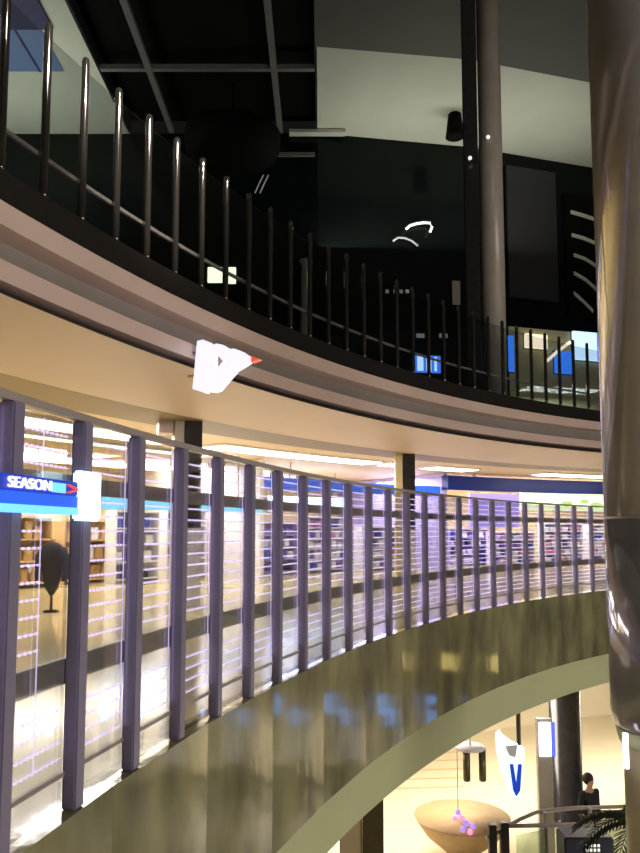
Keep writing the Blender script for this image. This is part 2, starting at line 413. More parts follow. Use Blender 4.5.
# partitions between the shops
for i, (x, m) in enumerate(((262, 'white'), (446, 'lav'))):
    a = ang(x, 25.2)
    bm = B(); box(bm, -.06, .06, 0, 5.2, FLOOR, 2.6)
    bmesh.ops.rotate(bm, verts=bm.verts, matrix=Matrix.Rotation(rot_at(a), 3, 'Z')); move(bm, pol(a, 25.2))
    struct('wall_partition_%d' % (i+1), bm, M[m])
# blue sign of the left shop
def sign_pts(x0, x1, y0, y1, R):
    a0, a1 = ang(x0, R, y0), ang(x1, R, y0); am = (a0+a1)/2
    P0, P1 = at_ring((x0+x1)/2, y0, R)[0], at_ring((x0+x1)/2, y1, R)[0]
    return am, (pol(a1, R)-pol(a0, R)).length, P1.z, P0.z
def fit_text(txt, x0, x1, z0, z1, y):
    b_ = text_bm(txt, 1, .004)
    xs = [v.co.x for v in b_.verts]; zs = [v.co.z for v in b_.verts]
    for v in b_.verts:
        v.co.x = x0+(v.co.x-min(xs))/(max(xs)-min(xs))*(x1-x0); v.co.z = z0+(v.co.z-min(zs))/(max(zs)-min(zs))*(z1-z0); v.co.y += y
    return b_
am, wd, z0, z1 = sign_pts(-16, 79, 476, 513, 18.272)
t = thing('banner_sign', 'blue lit sign with pale lettering on the balustrade at far left', 'sign', pol(am, 18.272, z0), rot_at(am))
h = z1-z0; fx = lambda x: -wd/2+wd*(x+16)/95
sb = link('sign_board', boxbm(-wd/2, wd/2, 0, .03, h*.56, h, bevel=.004), M['sign_navy'], t)
link('lettering', fit_text('SEASON', fx(4), fx(46), h*.64, h*.93, -.005), M['sign_letter'], sb)
link('pale_patch', boxbm(fx(48), fx(63), -.004, -.0005, h*.62, h*.9), M['sign_cyan'], sb)
link('red_arrow', fit_text('>', fx(65), fx(77), h*.62, h*.9, -.005), M['red_tip'], sb)
link('lower_panel', boxbm(-wd/2, wd/2, 0, .03, h*.22, h*.555), M['sign_blue'], t)
link('light_edge', boxbm(-wd/2, wd/2, -.004, .032, 0, h*.215), M['sign_cyan'], t)
am, wd, z0, z1 = sign_pts(80, 100, 472, 521, 18.272)
t = thing('light_box', 'cyan white glowing box on the balustrade at the right end of the blue sign', 'sign', pol(am, 18.272, z0), rot_at(am))
link('box', boxbm(-wd/2, wd/2, -.01, .03, 0, z1-z0, bevel=.008), M['sign_white'], t)
link('clip', boxbm(-.02, .02, .03, .04, (z1-z0)*.5, (z1-z0)*.7), M['rail'], t)
def light_band(x0, x1, y0, y1, R, m, label, name='light_band', hang=True, th=.08):
    am, wd, z0, z1 = sign_pts(x0, x1, y0, y1, R)
    t = thing(name, label, 'sign', pol(am, R, z0), rot_at(am))
    a0, a1 = ang(x0, R, y0), ang(x1, R, y0)
    P = pol(am, R)
    bm = ring([(R, 0), (R+th, 0), (R+th, z1-z0), (R, z1-z0)], a0, a1, 16); move(bm, (-P.x, -P.y, 0))
    bmesh.ops.rotate(bm, verts=bm.verts, matrix=Matrix.Rotation(-rot_at(am), 3, 'Z'))
    link('panel', bm, M[m], t)
    if hang:
        for sx in (-wd*.35, wd*.35): link('hanger', boxbm(sx-.012, sx+.012, th*.3, th*.6, z1-z0, 2.62-z0), M['rail'], t)
    return t, wd, z1-z0
light_band(102, 262, 499, 511, 25.0, 'sign_cyan', 'light blue glowing band along the shopfront right of the cyan box')
light_band(265, 440, 482, 493, 25.3, 'sign_blue', 'mid blue shop fascia between the two gallery pillars')
light_band(448, 655, 480, 493, 25.0, 'fascia_blue', 'deep blue shop fascia under the ceiling at right', th=.25)
light_band(270, 348, 497, 512, 27.0, 'sign_white', 'pale cyan lit panel inside the middle shop')
light_band(224, 258, 478, 497, 28.6, 'sign_white', 'pale cyan lit panel just right of the first pillar')
t, wd, h = light_band(470, 519, 494, 528, 25.9, 'lavender', 'lavender glowing wall panel under the deep blue fascia')
t, wd, h = light_band(521, 650, 494, 511, 25.9, 'lime', 'pale lime lit poster band under the deep blue fascia', 'poster_band')
for k, (x, z, s) in enumerate(((.2, .4, .1), (.45, .55, .08), (.62, .35, .11), (.85, .5, .09))):
    bm = B(); bmesh.ops.create_circle(bm, cap_ends=True, segments=12, radius=s*1.4)
    for v in bm.verts: v.co = Vector((v.co.x*1.6, -.006-.12, v.co.y*.6))
    link('leaf_print', move(bm, ((x-.5)*wd*.55, 0, h*z)), M['leafprint'], t)

# display shelves with goods
goods_mats = {'beige': ['goods_y', 'goods_w', 'goods_k', 'goods_y'], 'mix': ['goods_w', 'goods_b', 'goods_p', 'goods_w', 'goods_k'],
              'white': ['goods_w', 'goods_w', 'goods_p', 'goods_r', 'goods_w', 'goods_b']}
def shelf(x, R, wd, hh, pal, label, m='white', n=4, y=560, glab=None):
    t, a = ring_thing('display_shelf', label, 'shelf', x, R, FLOOR, y)
    link('back_panel', boxbm(-wd/2, wd/2, .36, .39, 0, hh), M[m], t)
    for s in (-1, 1): link('side_panel', boxbm(s*wd/2-.02, s*wd/2+.02, 0, .36, 0, hh, bevel=.004), M[m], t)
    for i in range(n+1):
        z = .08+(hh-.1)*i/n
        link('shelf_board', boxbm(-wd/2+.02, wd/2-.02, .0, .36, z-.015, z+.015), M[m], t)
    step = (hh-.1)/n
    for i in range(n):
        z = FLOOR+.08+step*i+.015
        xx = -wd/2+.06
        while xx < wd/2-.2:
            w_ = random.uniform(.13, .24); h_ = step*random.uniform(.45, .8)
            key = random.choice(goods_mats[pal]); 
            if xx+w_ > wd/2-.04: break
            bm = B(); box(bm, -w_/2, w_/2, -.1, .1, 0, h_, bevel=.008); box(bm, -w_/2*.8, w_/2*.8, -.104, -.1, h_*.3, h_*.7)
            o = link('carton', bm, M[key]); lp = Matrix.Rotation(rot_at(a), 3, 'Z') @ Vector((xx+w_/2, .17, 0))
            P = pol(a, R, 0)
            loc_obj(o, (P.x+lp.x, P.y+lp.y, z+.001), rot_at(a))
            cn = {'goods_w': 'white', 'goods_b': 'blue', 'goods_p': 'violet', 'goods_k': 'dark', 'goods_r': 'pink', 'goods_y': 'tan'}[key]
            tag(o, '%s carton on the %s' % (cn, glab), 'box', '%s cartons on the %s' % (cn, glab))
            xx += w_+random.uniform(.02, .08)
    return t
shelf(22, 27.0, 1.3, 1.35, 'beige', 'tan display shelf behind the leftmost glass panel', 'brown', 3, glab='shelf behind the leftmost glass panel')
shelf(92, 27.2, 1.3, 1.3, 'beige', 'brown display shelf right of the dark coat in the left shop', 'brown', 3, glab='shelf right of the dark coat')
shelf(138, 26.6, 1.1, 1.5, 'mix', 'white display shelf left of the first gallery pillar', 'white', 4, glab='shelf left of the first pillar')
shelf(187, 26.8, 1.1, 1.6, 'mix', 'tall white display shelf behind the first gallery pillar', 'white', 4, glab='tall shelf behind the first pillar')
shelf(281, 26.4, 1.1, 1.3, 'mix', 'low lavender display shelf in the middle shop, left one', 'lav', 4, glab='left lavender shelf of the middle shop')
shelf(330, 26.4, 1.4, 1.45, 'white', 'white display shelf in the centre of the middle shop', 'white', 5, glab='centre shelf of the middle shop')
shelf(383, 26.4, 1.4, 1.2, 'white', 'low white display shelf just left of the second gallery pillar', 'white', 4, glab='low shelf by the second pillar')
shelf(470, 27.4, 1.5, 1.15, 'mix', 'lavender display shelf under the left end of the lavender panel', 'lav', 4, glab='shelf under the lavender panel')
shelf(515, 26.6, 1.6, 1.05, 'white', 'low white display shelf below the right end of the lavender panel', 'white', 4, glab='low shelf right of the lavender panel')
shelf(565, 26.8, 1.5, 1.35, 'white', 'white display shelf under the pale lime band', 'white', 5, glab='shelf under the lime band')
shelf(610, 26.8, 1.5, 1.3, 'white', 'white display shelf partly hidden by the polished front column', 'white', 5, glab='shelf behind the polished column')

# dark coat on a stand
P = at_z(51, 612, FLOOR); P.z = FLOOR
t = thing('dress_form', 'small dress form in a charcoal coat on a slim stand in the left shop', 'dress form', P, 0)
bm = B(); lathe(bm, [(.1, 0), (.1, .02), (.02, .035), (.016, .3)], 16); link('stand', bm, M['black'], t)
bm = B(); lathe(bm, [(.03, .22), (.09, .32), (.12, .45), (.15, .62), (.17, .76), (.14, .86), (.06, .92)], 20)
for v in bm.verts: v.co.y *= .65
link('coat', bm, M['coat'], t, True)
for s in (-1, 1):
    bm = B(); tube(bm, [(s*.13, 0, .84), (s*.18, 0, .7), (s*.185, -.02, .5), (s*.17, -.04, .4)], [.05, .055, .045, .04], 10); link('sleeve', bm, M['coat'], t, True)
bm = B(); lathe(bm, [(.035, .915), (.03, .95), (.035, .97), (.01, .98)], 14); link('neck_cap', bm, M['brown'], t, True)

# ================================================================== WHITE TRIANGULAR SIGN
o0, a0 = at_ring(196, 366, 20.34)
u = Vector((cos(a0), -sin(a0), 0)); n = Vector((sin(a0), cos(a0), 0))
if n.dot(Vector((0, 1, 0))) < 0: n = -n
def uz(x, y): P = on_plane(x, y, o0, n); return ((P-o0).dot(u), P.z-o0.z)
t = thing('blade_sign', 'white glowing triangular letter sign jutting from the upper fascia', 'sign', o0, 0)
outer = [(197, 341), (203, 339.5), (209, 342), (211.5, 346), (216, 343.5), (222, 344.5), (229, 349), (234, 348.5), (241, 351), (247, 355), (250, 358.5),
         (249, 362), (243, 366), (236, 370), (228, 379), (219, 390), (214, 392), (207, 391), (205, 393), (192.5, 389)]
hole = [(214, 354), (218, 356), (223, 361), (219, 366), (214.5, 368)]
bm = B()
import mathutils
ov = [Vector((*uz(*p), 0)) for p in outer]; hv = [Vector((*uz(*p), 0)) for p in hole]
tris = mathutils.geometry.tessellate_polygon([ov, hv])
allv = ov+hv; TH = .07
fv = [bm.verts.new(u*v.x+Vector((0, 0, v.y))) for v in allv]; bv = [bm.verts.new(u*v.x+Vector((0, 0, v.y))+n*TH) for v in allv]
for tr in tris:
    bm.faces.new([fv[i] for i in tr]); bm.faces.new([bv[i] for i in tr][::-1])
for lo, k in ((0, len(ov)), (len(ov), len(hv))):
    for i in range(k):
        j = lo+i; j2 = lo+(i+1) % k
        bm.faces.new((fv[j], fv[j2], bv[j2], bv[j]))
link('letters', bm, M['white_sign'], t)
p1 = uz(251, 356); p2 = uz(259, 359); p3 = uz(251, 362)
bm = B(); prism(bm, [p1, p2, p3], TH, Vector((0, 0, 0)), u, n); link('red_tip', bm, M['red_tip'], t)
bm = B(); b0 = Vector((0, 0, -.1))+n*.035
tube(bm, [b0+u*.0, b0-u*.12], .018); tube(bm, [b0+u*0+Vector((0, 0, .25)), b0-u*.12+Vector((0, 0, .25))], .018); link('bracket', bm, M['rail'], t)

# ================================================================== POLISHED FRONT COLUMN
P = at_y(655, 700, 7.2); cx_, cy_ = P.x, P.y
t = thing('column', 'polished steel column rising through the atrium at the right edge', 'column', (cx_, cy_, LOWER))
Z = lambda z: z-LOWER
link('shaft', (lambda bm: (lathe(bm, [(.35, Z(-.86)), (.385, Z(-.80)), (.40, Z(-.68)), (.40, Z(1.12))], 48), bm)[1])(B()), M['chrome'], t, True)
link('upper_shaft', (lambda bm: (lathe(bm, [(.40, Z(1.15)), (.40, Z(TOP-.03))], 48), bm)[1])(B()), M['chrome'], t, True)
link('joint_band', (lambda bm: (lathe(bm, [(.393, Z(1.118)), (.393, Z(1.152))], 48), bm)[1])(B()), M['rail'], t, True)
link('collar', (lambda bm: (lathe(bm, [(.30, Z(-1.02)), (.33, Z(-.98)), (.36, Z(-.862))], 48), bm)[1])(B()), M['lower_fascia'], t, True)
link('lower_shaft', (lambda bm: (lathe(bm, [(.295, Z(LOWER)), (.295, Z(-1.022))], 40), bm)[1])(B()), M['creamclad'], t, True)
for i, o in enumerate(t.children): pass
P1 = at_y(626, 733, cy_-.25); P2 = at_y(626, 768, cy_-.25)  # bright reflection on the lower shaft, put in as a glowing tube
tb = tag(loc_obj(link('reflection_tube', (lambda bm: (tube(bm, [(0, 0, 0), (0, 0, P1.z-P2.z)], .026, 12), bm)[1])(B()), M['tube']), (P2.x, cy_-.26, P2.z)),
         'white glowing tube as a reflection on the cream lower shaft of the front column', 'lamp')

# ================================================================== UPPER LEVEL
# twin column
P, a = at_ring(486, 330, 21.7)
t = thing('column', 'tall twin column, dark left half and grey right half, on the upper floor', 'column', (P.x, P.y, UPPER), -atan2(P.x, P.y))
k = P.length/F
Hc = TOP-UPPER-.04
link('dark_half', boxbm(-.43, -.1, -.22, .25, 0, Hc, bevel=.03), M['darkstone'], t)  # dark square half next to a paler round half
bm = B(); lathe(bm, [(.26, 0), (.26, Hc)], 36, .18, 0); link('grey_half', bm, M['cladding'], t, True)
for z, x in ((6.02-UPPER, .08), (6.0-UPPER, -.42)): pass
# glowing balls put in for the bright highlights on the twin column
for i, (x, y, lab) in enumerate(((488, 137, 'small glowing ball as a highlight on the grey half of the twin column'), (470, 158, 'small glowing ball as a highlight on the black half of the twin column'))):
    P2 = at_y(x, y, P.y-.34)
    tl = thing('highlight_ball', lab, 'lamp', P2)
    link('bracket', boxbm(-.02, .02, .02, .14, -.02, .02), M['rail'], tl)
    link('glow_ball', (lambda bm: (bmesh.ops.create_uvsphere(bm, u_segments=12, v_segments=8, radius=.045), bm)[1])(B()), M['glow_dim'], tl, True)
# slim column shape put in for a reflection in the dark glazing
P = at_y(306, 290, 26.2)
t = thing('column', 'slim grey column shape standing in for a reflection in the dark glazing', 'column', (P.x, P.y, UPPER))
bm = B(); lathe(bm, [(.34, 0), (.34, .14), (.28, .16), (.16, 7.2), (.24, 7.3), (.24, 7.4)], 28); link('shaft', bm, M['cladding'], t, True)
# round black ceiling drum
P = at_z(230, 150, 10.1)
t = thing('ceiling_drum', 'round black drum hanging under the dark ceiling well', 'ceiling fixture', (-3.0, 24.4, 13.6))
bm = B(); lathe(bm, [(.7, 0), (1.3, .15), (1.6, .45), (1.65, 1.0)], 40); link('drum', bm, M['black'], t, True)
bm = B(); tube(bm, [(0, 0, 1.0), (0, 0, 2.88)], .05); link('rod', bm, M['black'], t)
# skylight window at top left
p = [at_z(x, y, TOP-.02) for x, y in ((9, 28), (40, 28), (40, 71), (9, 71))]
t = thing('ceiling_window', 'bluish lit ceiling window at the top left corner', 'window', (p[0].x, p[0].y, TOP-.02))
x0, x1, y0, y1 = -p[0].x+min(q.x for q in p)+.0, max(q.x for q in p)-p[0].x, 0, p[2].y-p[0].y
link('pane', boxbm(x0, x1, y0, y1, -.02, 0), M['skylight'], t)
bm = B(); box(bm, x0-.25, x1+.4, y0-1.3, y0-.003, -.06, .01); box(bm, (x0+x1)/2+.1, (x0+x1)/2+.16, y0, y1, -.05, -.021)
link('frame', bm, M['navy'], t)
# dark spotlight hanging by the twin column
P = at_z(455, 84, TOP)
t = thing('pendant_spotlight', 'dark cone spotlight hanging from the pale ceiling left of the twin column', 'lamp', (at_y(455, 136, 25.5).x, 25.5, at_y(455, 137, 25.5).z))
zt_ = TOP-at_y(455, 137, 25.5).z-.01
bm = B(); lathe(bm, [(.34, 0), (.3, .3), (.16, 1.4), (.05, 1.9)], 24); link('shade', bm, M['black'], t, True)
bm = B(); tube(bm, [(0, 0, 1.9), (0, 0, zt_)], .03); link('rod', bm, M['black'], t)
# white ledge light under the right ceiling edge
def wall_box(x0, x1, y0, y1, th, m, name, label, cat, off=.05, bk=.3, group=None):
    P, rz = wall_at((x0+x1)/2, (y0+y1)/2, off)
    n_ = Vector((-sin(rz), cos(rz), 0)); u_ = Vector((cos(rz), sin(rz), 0))
    c = [on_plane(x, y, P, n_) for x, y in ((x0, (y0+y1)/2), (x1, (y0+y1)/2), ((x0+x1)/2, y0), ((x0+x1)/2, y1))]
    wd = (c[1]-c[0]).dot(u_); h = c[2].z-c[3].z
    t = thing(name, label, cat, (P.x, P.y, c[3].z), rz, group)
    link('panel', boxbm(-wd/2, wd/2, -th, 0, 0, h, bevel=min(.012, th/4)), M[m], t)
    link('backing', boxbm(-wd/2-.03, wd/2+.03, .002, min(off-.004, bk), -.03, h+.03), M['black'], t)
    return t, wd, h
wall_box(276, 315, 153, 157, .08, 'beam', 'ledge', 'grey ledge bar on the dark glazing below the ceiling well', 'ledge')
wall_box(208, 222.5, 268, 283, .1, 'exit', 'lit_panel', 'larger square greenish white lit panel, left of a pair', 'lamp')  # glowing pieces set on the dark glazing
wall_box(227, 236, 268, 284, .1, 'exit', 'lit_panel', 'narrower greenish white lit panel, right of a pair', 'lamp')
t, wd, h = wall_box(415, 440, 356, 373, .1, 'screen_blue', 'display_screen', 'blue lit screen with pale columns in the dark upper gallery', 'screen')
for x0, x1 in ((.06, .3), (.42, .62), (.74, .84)):
    link('bright_column', boxbm(-wd/2+wd*x0, -wd/2+wd*x1, -.112, -.1, h*.08, h*.92), M['screen_pale'], t)
for x, y, wdt, lab in ((420, 336, 8, 'small white glowing panel above the blue screen, left one'), (443, 336, 8, 'small white glowing panel above the blue screen, right one')):
    wall_box(x-wdt/2, x+wdt/2, y-2, y+2, .08, 'glow_soft', 'glow_panel', lab, 'lamp')
for i, x in enumerate((387, 395, 401, 407)):
    wall_box(x-1.6, x+1.6, 290, 293.5, .06, 'glow_soft', 'glow_block', 'tiny white glowing block in a row of four on the dark glazing', 'lamp', group='row of four tiny glowing blocks')
wall_box(452, 460, 281, 305, .04, 'cove', 'poster', 'dim grey upright poster beside the twin column', 'poster')
def glow_arc(pts, r, m, label, off=.25):
    P0, rz = wall_at(*pts[0], off)
    n_ = Vector((-sin(rz), cos(rz), 0))
    w3 = [on_plane(x, y, P0, n_) for x, y in pts]
    t = thing('glow_tube', label, 'lamp', w3[0])
    bm = B(); tube(bm, [p_-w3[0] for p_ in w3], r, 10); link('light_tube', bm, M[m], t, True)
    bm = B(); md = w3[len(w3)//2]-w3[0]; tube(bm, [md, md+n_*(.22 if off < .3 else .2)], .02); link('bracket', bm, M['black'], t)
glow_arc([(406, 229), (410, 225.5), (417, 223.5), (424, 222.5), (430, 223), (432, 227), (430, 232)], .05, 'glow_dim', 'bright curved tube glowing on the dark glazing, upper one')  # curved glowing tubes set on the dark glazing
glow_arc([(393, 241), (398, 237.5), (405, 238), (412, 241), (418, 246)], .04, 'glow_soft', 'dimmer curved glowing tube under the brighter one')
for i, (x, lab) in enumerate(((259, 'left of two slanted white tube lamps'), (264, 'right of two slanted white tube lamps'))):
    glow_arc([(x-4, 193), (x, 184), (x+4.5, 175)], .022, 'glow_soft', lab)
# grey blank wall panel and slatted bars at right
wall_box(507, 556, 170, 300, .1, 'darkgrey', 'wall_panel', 'blank dark grey panel right of the twin column', 'panel', .1)
t, wd, h = wall_box(566, 600, 198, 318, .06, 'black', 'slatted_screen', 'black wall screen with pale slanted bars beside the front column', 'screen', .1)
P, rz = wall_at(583, 258, .1); n_ = Vector((-sin(rz), cos(rz), 0)); u_ = Vector((cos(rz), sin(rz), 0))
bars = [((571, 212), (582, 215), (594, 219)), ((572, 235), (583, 238), (595, 243)), ((574, 255), (585, 259), (596, 266)), ((574, 273), (586, 280), (597, 290)), ((574, 293), (584, 302), (593, 311))]
T0 = Vector(t.location)
for b_ in bars:
    ps = [on_plane(x, y, P-n_*.1, n_) for x, y in b_]
    bm = B(); prism(bm, [((p_-T0).dot(u_), p_.z-T0.z-.07) for p_ in ps]+[((p_-T0).dot(u_), p_.z-T0.z+.07) for p_ in ps[::-1]], .05, Vector((0, -.12, 0)))
    link('bar', bm, M['pale'], t)
# lit shop at the right of the upper floor
wall_box(510, 604, 331, 420, .06, 'palegreen', 'shop_wall', 'dim greenish shop wall of the lit upper shop at right', 'wall panel', .12)
wall_box(524, 546, 335, 349, .12, 'tan_glow', 'lit_sign', 'small warm white lit panel in the upper shop at right', 'sign', .2, .01)
t, wd, h = wall_box(572, 604, 333, 361, .12, 'screen_pale', 'lit_sign', 'large white and blue lit panel beside the front column on the upper floor', 'sign', .2, .01)
link('blue_end', boxbm(wd*.22, wd*.5, -.135, -.12, 0, h), M['screen_blue'], t)
wall_box(554, 570, 352, 374, .12, 'screen_blue', 'lit_sign', 'blue lit panel between the white panels of the upper shop', 'sign', .2, .01)
wall_box(508, 513, 336, 372, .1, 'screen_blue', 'light_strip', 'upright blue light strip at the right edge of the twin column', 'lamp', .2, .01)
glow_arc([(547, 361), (557, 352), (570, 342)], .06, 'tan_glow', 'slanted white tube light in the upper shop at right', .5)
P = pol(ang(560, 29, 370), 29, 6.2)
area('upper_shop_light', P, (0, 0, rot_at(ang(560, 29, 370))), 3, 1, 160, (.9, 1, .9))

# ================================================================== LOWER CONCOURSE
for x, y, p, c in ((20, 8, 300, (1, .88, .64)), (3.5, 15.5, 230, (1, .88, .62)), (6.5, 17.0, 240, (1, .88, .62)), (.5, 13.5, 230, (1, .9, .66)), (9.5, 18.3, 200, (1, .9, .66))):
    area('concourse_ceiling_light', (x, y, -1.62), (0, 0, 0), 2.2, 1.2, p*.7, (1, .93, .8))
def floor_at(x, y): P = at_z(x, y, LOWER); return P
# columns
a = ang(373, 19.5, 800); P = pol(a, 19.5, LOWER)
t = thing('column', 'dark olive square column under the gallery edge', 'column', P, -atan2(P.x, P.y))
link('shaft', boxbm(-.13, .13, -.15, .15, 0, -1.56-LOWER, bevel=.02), M['olivecol'], t)
link('cream_side', boxbm(-.42, -.135, -.12, .2, 0, -1.56-LOWER, bevel=.02), M['creamclad'], t)
a = ang(566, 20.0, 760); P = pol(a, 20.0, LOWER)
t = thing('column', 'stout dark grey round column on the lower floor', 'column', P)
bm = B(); lathe(bm, [(.36, 0), (.36, .08), (.30, .1), (.30, -1.56-LOWER)], 36); link('shaft', bm, M['darkstone'], t, True)
PG = P.copy()
# pale wall panel right of it
P1 = at_y(595, 770, 19.5)
# pennant
P0 = at_y(510, 730, 11.6); n = Vector((0, 1, 0))
t = thing('pennant_sign', 'white and blue shield-shaped hanging sign under the gallery edge', 'sign', P0)
def loc2(x, y): P = on_plane(x, y, P0, n); return (P.x-P0.x, P.z-P0.z)
bm = B(); prism(bm, [loc2(*p_) for p_ in ((496, 733), (500, 730), (502, 734), (513, 742), (520, 744), (524.5, 748), (524, 775), (520, 795), (515, 798), (509, 791), (501, 770), (497, 752))][::-1], .05)
link('sign_face', bm, M['pvwhite'], t)
bm = B(); prism(bm, [loc2(*p_) for p_ in ((509.5, 764), (513, 764), (516, 783), (518, 764), (521.5, 764), (520, 790), (516, 796), (513, 790))][::-1], .02, Vector((0, -.021, 0))); link('blue_letter', bm, M['pvblue'], t)
bm = B(); prism(bm, [loc2(*p_) for p_ in ((505, 746), (517, 745), (515, 757), (509, 755))][::-1], .02, Vector((0, -.021, 0))); link('grey_print', bm, M['goods_w'], t)
bm = B(); tube(bm, [(loc2(519, 730)[0], .025, loc2(519, 745)[1]), (loc2(519, 730)[0], .025, -1.56-P0.z)], .035); link('pole', bm, M['olivecol'], t)
# pendant lamps with white disc
P = at_y(470, 750, 12.6)
t = thing('pendant_lamp', 'pair of dark tubes hanging from a white ceiling disc', 'lamp', (P.x, P.y, -1.55))
zt = at_y(470, 747, 12.6).z+1.55
link('disc', (lambda bm: (lathe(bm, [(.24, zt-.03), (.26, zt), (.24, zt+.03)], 24), bm)[1])(B()), M['white'], t, True)
bm = B(); tube(bm, [(0, 0, zt), (0, 0, 0)], .02); link('rod', bm, M['white'], t)
for x in (-.06, .2):
    bm = B(); zz = at_y(470, 781, 12.6).z+1.55; lathe(bm, [(.05, zz), (.06, zz+.02), (.06, zt-.03)], 16, x, 0); link('dark_tube', bm, M['olivecol'], t, True)
# bowl planter
P = at_y(462, 816, 13.2)
zb = P.z
t = thing('bowl_planter', 'wide brown bowl planter on a pedestal on the lower floor', 'planter', (P.x, P.y, LOWER))
bm = B(); zz = zb-LOWER; lathe(bm, [(.24, 0), (.2, .06), (.13, .12), (.13, max(.2, zz-.66)), (.3, zz-.56), (.62, zz-.3), (.8, zz-.04), (.82, zz)], 40)
link('bowl', bm, M['brown'], t, True)
PB = P.copy()
# light garland
cols = [(458, 812, 'purple'), (462, 818, 'pink'), (466, 823, 'purple'), (463, 829, 'purple'), (470, 832, 'pink'), (455, 818, 'pink'), (473, 826, 'purple')]
Y = PB.y-.95
t = thing('light_garland', 'string of pink and purple bulbs hanging in front of the brown bowl', 'lights', at_y(463, 805, Y))
g0 = Vector(t.location)
bm = B(); tube(bm, [at_y(x, y, Y)-g0 for x, y, c in cols], .008, 6); tube(bm, [at_y(458, 812, Y)-g0, Vector((at_y(458, 812, Y).x-g0.x, 0, -1.55-g0.z))], .006, 6); link('cord', bm, M['rail'], t)
for x, y, c in cols:
    bm = B(); bmesh.ops.create_uvsphere(bm, u_segments=10, v_segments=8, radius=.045); link('glow_ball', move(bm, at_y(x, y, Y)-g0), M[c], t, True)
# glass barrier on the lower floor
Yr = 11.2
P0 = at_y(497, 830, Yr); P1 = at_y(612, 806, Yr+1.2)
t = thing('glass_barrier', 'low glass barrier with steel handrails at the lower right', 'railing', (P0.x, P0.y, LOWER))
b0 = Vector((P0.x, P0.y, LOWER))
bm = B(); tube(bm, [at_y(487, 838, Yr)-b0, at_y(520, 819, Yr+.3)-b0, at_y(537, 812, Yr+.5)-b0, at_y(575, 808, Yr+.8)-b0, at_y(640, 806, Yr+1.2)-b0], .03, 10); link('top_rail', bm, M['rail'], t, True)
bm = B(); tube(bm, [at_y(505, 826, Yr)-b0, at_y(560, 825, Yr+.5)-b0, at_y(640, 822, Yr+1.2)-b0], .03, 10); link('low_rail', bm, M['rail'], t, True)
for x, yy, wd in ((497, 829, .12), (545, 812, .03), (590, 808, .03), (628, 806, .03)):
    f = (x-487)/153; Q = at_y(x, yy, Yr+1.2*f)-b0
    if wd > .1:
        bm = B(); box(bm, Q.x-.14, Q.x-.03, -.05, .08, 0, at_y(x, 824, Yr).z-LOWER, bevel=.01); box(bm, Q.x+.03, Q.x+.15, -.05, .08, 0, at_y(x, 822, Yr).z-LOWER, bevel=.01)
    else:
        bm = B(); tube(bm, [(Q.x, Q.y, 0), (Q.x, Q.y, Q.z)], wd, 10)
    link('post', bm, M['kick' if wd > .1 else 'rail'], t)
for f0, f1 in ((.16, .36), (.4, .65), (.69, .9)):
    xs = [P0.x-.1+f*(at_y(640, 806, Yr+1.2).x-P0.x+.1) for f in (f0, f1)]; ys = [Yr+1.2*f for f in (f0, f1)]
    d = Vector((xs[1]-xs[0], ys[1]-ys[0], 0)); L = d.length; d.normalize()
    bm = B(); prism(bm, [(0, .1), (L, .1), (L, 1.12), (0, 1.12)], .012, Vector((xs[0]-P0.x, ys[0]-P0.y, 0)), d, Vector((-d.y, d.x, 0))); link('glass_pane', bm, M['screen_glass'], t)
# upright light boxes by the columns
P = at_y(545, 742, 13.4)
t = thing('upright_light_box', 'upright white and blue light box left of the grey round column', 'sign', (P.x, P.y, LOWER))
zt, zb_ = at_y(545, 722, 13.4).z-LOWER, at_y(545, 756, 13.4).z-LOWER
link('lit_face', boxbm(-.11, .1, -.04, 0, zb_, zt, bevel=.01), M['tube'], t)
link('blue_edge', boxbm(.102, .17, -.03, .02, zb_, zt), M['bluetube'], t)
link('pedestal', boxbm(-.13, .13, .002, .12, 0, zt+.05), M['cladding'], t)
# person behind the barrier
hp = at_y(589, 783, 13.0)
ph = hp.z+.12-LOWER
t = thing('person', 'person with dark hair in black clothing standing behind the barrier', 'person', (hp.x, hp.y, LOWER), radians(25))
def skin(verts, edges, radii, root, sub=2):
    me = bpy.data.meshes.new('s'); me.from_pydata([Vector(v) for v in verts], edges, [])
    ob = bpy.data.objects.new('s', me); COL.objects.link(ob)
    md = ob.modifiers.new('skin', 'SKIN'); md.use_smooth_shade = True
    for i, r in enumerate(radii):
        me.skin_vertices[0].data[i].radius = r if isinstance(r, tuple) else (r, r)
    me.skin_vertices[0].data[root].use_root = True
    sb = ob.modifiers.new('sub', 'SUBSURF'); sb.levels = sub
    dg = bpy.context.evaluated_depsgraph_get(); dg.update()
    out = bpy.data.meshes.new_from_object(ob.evaluated_get(dg))
    bm = B(); bm.from_mesh(out)
    bpy.data.objects.remove(ob); bpy.data.meshes.remove(out)
    return bm
s = ph/1.72
V = [(0, 0, .93), (0, 0, 1.12), (0, 0, 1.36), (0, 0, 1.47), (0, -.02, 1.53), (0, -.02, 1.60), (0, -.01, 1.68),
     (.09, 0, .88), (.10, -.01, .5), (.10, .02, .08), (.10, -.13, .035),
     (-.09, 0, .88), (-.10, .03, .5), (-.10, .06, .08), (-.10, -.09, .035),
     (.18, 0, 1.40), (.22, .03, 1.14), (.20, -.06, .92), (.20, -.09, .83),
     (-.18, 0, 1.40), (-.23, .02, 1.14), (-.20, -.16, 1.02), (-.17, -.24, 1.02)]
Eg = [(0, 1), (1, 2), (2, 3), (3, 4), (4, 5), (5, 6), (0, 7), (7, 8), (8, 9), (9, 10), (0, 11), (11, 12), (12, 13), (13, 14), (2, 15), (15, 16), (16, 17), (17, 18), (2, 19), (19, 20), (20, 21), (21, 22)]
Rr = [(.14, .11), (.13, .1), (.15, .1), .06, .055, (.085, .095), (.07, .08), .085, .06, .042, .035, .085, .06, .042, .035, .06, .045, .033, .03, .06, .045, .033, .03]
